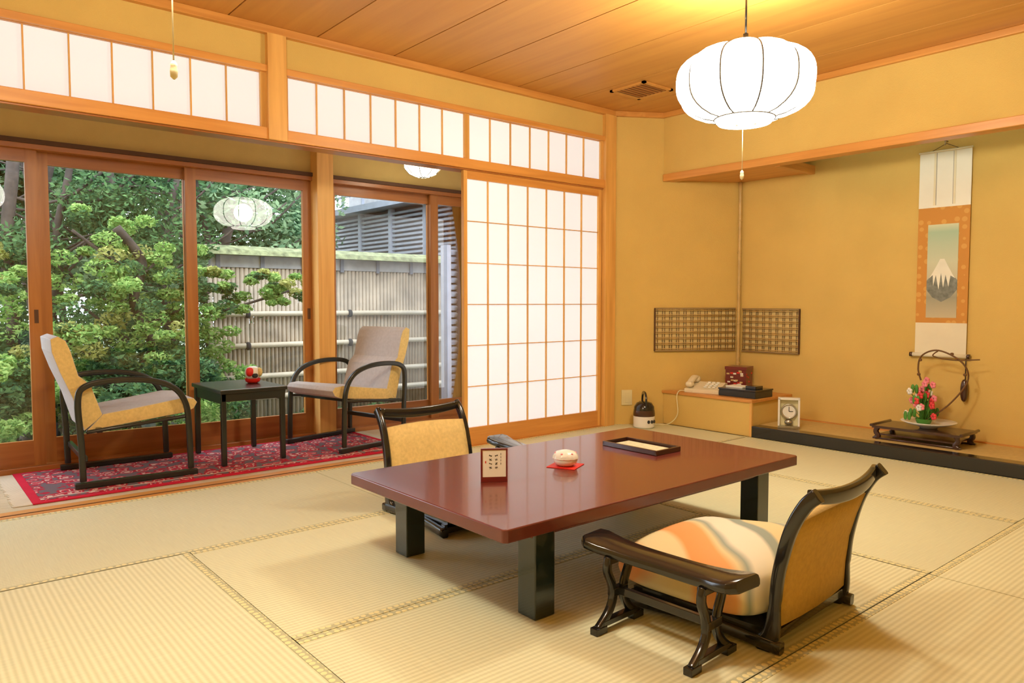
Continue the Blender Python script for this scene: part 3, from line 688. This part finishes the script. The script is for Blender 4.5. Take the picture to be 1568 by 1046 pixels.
# ------------------------------------------------------------------ garden
g=O('garden_ground'); g.box((-25,5.35,-.40),(30,40,-.28),'ground'); g.box((-.6,5.7,-.29),(.75,6.5,-.262),'stone'); g.done()
g=O('window_step'); g.box((XW,5.30,-.28),(4.95,5.5,-.05),'stone'); g.done(bevel=.01)
fn=O('bamboo_fence'); FY=7.55; FX=2.42
x=FX
random.seed(2)
while x<6.2:
    r_=random.uniform(.019,.024); fn.tube([(x,FY+random.uniform(-.004,.004),-.25),(x,FY,1.37)],r_,'fencebamboo',n=7,up=(0,1,0)); x+=r_*2+.001
for z in (.885,.56,.24,.02):
    fn.tube([(FX,FY-.045,z),(3.0,FY-.045,z+.004),(6.2,FY-.045,z)],.028,'fencepole',n=10,up=(0,0,1))
    kx=FX+.35+(.3 if int(z*100)%2 else 0)
    while kx<6.2:
        fn.superell((kx,FY-.055,z),(.026,.035,.042),'rope',e=3,n=10,m=8); kx+=1.15
fn.box((FX,FY-.03,1.36),(6.3,FY+.03,1.48),'greyboard')
for i in range(9): fn.box((FX+.05+i*.45,FY-.045,1.34),(FX+.09+i*.45,FY+.03,1.50),'bldg')
fn.extrude([(FY-.16,1.48),(FY+.16,1.48),(FY+.13,1.53),(FY,1.58),(FY-.13,1.53)],0,FX-.05,6.3,'moss')
fn.done()
b=O('neighbouring_building')
b.box((6.25,8.2,-.28),(9.5,13.2,2.5),'bldg')
for i in range(16): b.box((6.14,8.2,1.35+i*.07),(6.22,12.4,1.385+i*.07),'slat')
for i in range(5): b.box((6.12,8.3+i*1.0,.2),(6.2,8.38+i*1.0,2.5),'slat')
b.box((5.9,8.0,2.5),(9.6,13.4,2.60),'slat'); 
for i in range(8): b.box((6.0,8.2+i*.7,2.6),(6.04,8.24+i*.7,3.3),'slat')
for z in (2.8,3.0,3.2,3.3): b.box((6.0,8.2,z),(6.04,13.2,z+.03),'slat')
b.box((6.8,8.6,2.6),(9.5,13,5.0),'greyboard')
b.done()
b=O('louvre_screen')
for i in range(24): b.box((4.60,6.55,-.2+i*.075),(6.2,6.59,-.155+i*.075),'slat',rot=Matrix.Rotation(.5,3,'X'))
b.box((4.72,6.50,-.28),(4.80,6.58,2.1),'bldg'); b.box((4.55,6.5,-.28),(4.60,6.62,1.62),'slat'); b.box((4.5,6.3,2.1),(6.5,7.0,2.18),'bldg')
b.box((4.6,6.62,-.28),(6.2,6.64,1.6),'bldg'); b.done()
def leafobj(name,clusters,mk,seed):
    random.seed(seed); V=[];F=[]
    for (c,r,n,sz,shell) in clusters:
        for i in range(n):
            while True:
                p=Vector((random.uniform(-1,1),random.uniform(-1,1),random.uniform(-1,1)))
                L=p.length
                if .001<L<1: break
            if shell: p=p/L*(L**.5)
            q=Vector((c[0]+p.x*r[0],c[1]+p.y*r[1],c[2]+p.z*r[2]))
            a=Vector((random.gauss(0,1),random.gauss(0,1),random.gauss(0,.6))).normalized()
            nn=Vector((random.gauss(0,.7),random.gauss(-.3,.7),random.gauss(.8,.5)))
            b_=a.cross(nn).normalized(); s=sz*random.uniform(.6,1.3)
            k=len(V); V+= [q-a*s,q+b_*s*.45,q+a*s,q-b_*s*.45]; F.append((k,k+1,k+2,k+3))
    me=bpy.data.meshes.new(name); me.from_pydata([tuple(v) for v in V],[],F); me.materials.append(M[mk])
    ob=bpy.data.objects.new(name,me); sc.collection.objects.link(ob); return ob
parts=[]
random.seed(21)
pads=[];padsd=[];padsk=[]
for (x,y,z,r) in ((1.35,7.2,1.60,.24),(1.75,7.1,1.52,.26),(1.3,6.8,1.30,.26),(1.7,6.9,1.22,.28),(2.05,6.9,1.36,.22),(2.3,7.0,1.16,.2),(2.75,7.0,1.28,.15),(3.02,7.0,1.18,.17),(2.85,7.0,1.10,.14),
    (1.2,7.0,.98,.30),(1.6,6.9,.90,.30),(1.95,7.0,.98,.26),(1.05,6.8,.66,.3),(1.45,6.8,.58,.3),(1.85,6.8,.66,.28),(2.15,7.0,.78,.24),(.6,7.0,1.1,.28),(.4,7.0,.7,.32),(.85,7.2,1.35,.26),(2.5,7.1,1.0,.18),(2.2,7.2,.45,.25),(2.35,7.1,.15,.25),(.95,7.0,.35,.3)):
    for j in range(8):
        q=r*random.uniform(.28,.52)
        t_=((x+random.uniform(-1.0,1.0)*r,y+random.uniform(-.8,.8)*r,z+random.uniform(-.75,.75)*r),(q,q*.9,q*.55),150,.024,True)
        u=random.random(); (padsd if u<.16 else (padsk if u<.34 else pads)).append(t_)
tr=O('garden_trees')
tr.sweep(smoothpath([(1.65,7.1,-.3),(1.6,7.1,.2),(1.75,7.05,.6),(1.6,7.0,1.0),(1.7,7.1,1.35),(1.5,7.1,1.65)]),[(.04*math.cos(i*pi/4),.04*math.sin(i*pi/4)) for i in range(8)],'bark',up=(0,1,0))
for e in ((1.15,7.0,1.6),(2.3,7.0,1.14),(3.0,7.0,1.12),(1.2,7.0,.98),(2.1,7.0,.83),(1.9,7.1,1.55),(1.05,6.8,.7)):
    zz=max(.3,e[2]-.35); tr.tube(smoothpath([(1.65,7.05,zz),((1.65+e[0])/2,7.0,zz+.15),e],5),.013,'bark',n=6)
random.seed(9)
for (x,y,dx,rr) in ((.9,8.0,.35,.055),(1.3,8.4,-.4,.05),(2.2,8.6,.5,.045),(.3,8.2,.2,.05),(3.0,9,.3,.06),(-.2,8.0,.1,.05),(1.8,8.1,-.2,.04),(.75,7.6,.12,.05),(2.7,8.3,-.25,.035),(1.1,7.7,.25,.03),(2.0,7.9,.35,.03)):
    p=smoothpath([(x,y,-.3),(x+dx*.3,y,.8),(x+dx*.1,y,1.5),(x+dx*.7,y,2.3),(x+dx*1.2,y,3.6)])
    tr.sweep(p,[(rr*math.cos(i*pi/4),rr*math.sin(i*pi/4)) for i in range(8)],'bark',up=(0,1,0))
    for j in range(9):
        z=1.0+j*.3; s=random.choice((-1,1)); e=random.uniform(.5,1.0); tr.tube(smoothpath([(x+dx*.4,y,z),(x+dx*.4+s*e*.45,y,z+.3*random.random()),(x+dx*.4+s*e,y,z+random.uniform(.2,.7))],4),random.uniform(.008,.016),'bark',n=5)
parts.append(tr.done())
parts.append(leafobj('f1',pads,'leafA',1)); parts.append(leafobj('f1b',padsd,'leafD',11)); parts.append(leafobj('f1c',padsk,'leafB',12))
sh=[]
for i in range(34):
    x=random.uniform(.0,2.6); y=random.uniform(6.3,7.35); z=random.uniform(-.15,.5); r=random.uniform(.16,.30)
    sh.append(((x,y,z),(r,r*.8,r*.7),650,.028,True))
for i in range(10):
    sh.append(((random.uniform(2.6,4.2),random.uniform(6.6,7.3),-.22),(.22,.2,.12),300,.03,True))
for i in range(44):
    x=random.uniform(-.2,2.35); sh.append(((x,random.uniform(7.3,7.9),random.uniform(.0,2.0)),(.32,.15,.28),330,.032,False))
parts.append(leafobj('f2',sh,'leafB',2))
sh=[]
for i in range(40):
    x=random.uniform(-.3,2.5); y=random.uniform(5.9,7.0); z=random.uniform(-.15,.6); r=random.uniform(.10,.20)
    if x/y>.42: z=-.1
    sh.append(((x,y,z),(r,r,r*.6),300,.026,True))
parts.append(leafobj('f3',sh,'leafA',3))
bg=[];bg2=[]
for i in range(250):
    y=random.uniform(8.0,12.5); x=random.uniform(-.05*y-1,.48*y); z=random.uniform(-.2,4.6)
    if z>2.4 and random.random()<.2: continue
    r=random.uniform(.3,.6)
    (bg if random.random()<.5 else bg2).append(((x,y,z),(r,r,r*.6),380,.045,False))
# dense crowns of the taller trees behind
for i in range(110):
    y=random.uniform(10.5,13.0); x=random.uniform(-.02*y-.5,.47*y); z=1.0+(y*.085)+random.uniform(-.9,1.3)
    (bg if random.random()<.35 else bg2).append(((x,y,z),(.55,.4,.38),420,.06,False))
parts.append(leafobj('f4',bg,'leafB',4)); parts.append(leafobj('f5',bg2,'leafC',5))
bpy.ops.object.select_all(action='DESELECT')
for p_ in parts: p_.select_set(True)
bpy.context.view_layer.objects.active=parts[0]; bpy.ops.object.join()
st=O('garden_stone_group')
for (x,y,z,r) in ((1.95,6.25,-.08,.15),(2.1,6.15,-.2,.18),(.35,6.0,-.25,.18),(.1,5.9,-.28,.2),(.6,6.1,-.28,.16)):
    st.superell((x,y,z),(r,r*.8,r*.55),'stone',e=2.4,n=20,m=10)
st.done()

# ------------------------------------------------------------------ world, camera
w=bpy.data.worlds.new('overcast_sky'); sc.world=w; w.use_nodes=True
bg=w.node_tree.nodes['Background']; nt=w.node_tree
tc=N(nt,'ShaderNodeTexCoord'); sp=N(nt,'ShaderNodeSeparateXYZ'); r=N(nt,'ShaderNodeValToRGB')
nt.links.new(tc.outputs['Generated'],sp.inputs[0]); nt.links.new(sp.outputs['Z'],r.inputs['Fac'])
r.color_ramp.elements[0].color=(.80,.89,1,1); r.color_ramp.elements[1].color=(.88,.94,1,1)
nt.links.new(r.outputs['Color'],bg.inputs['Color']); bg.inputs['Strength'].default_value=6.5
cam=bpy.data.cameras.new('camera'); co=bpy.data.objects.new('camera',cam); sc.collection.objects.link(co)
co.location=(0,0,1.0); co.rotation_euler=(math.radians(90-2.99),0,math.radians(-40)); cam.sensor_width=36; cam.lens=1129/1568*36; cam.clip_start=.02; cam.clip_end=200
sc.camera=co
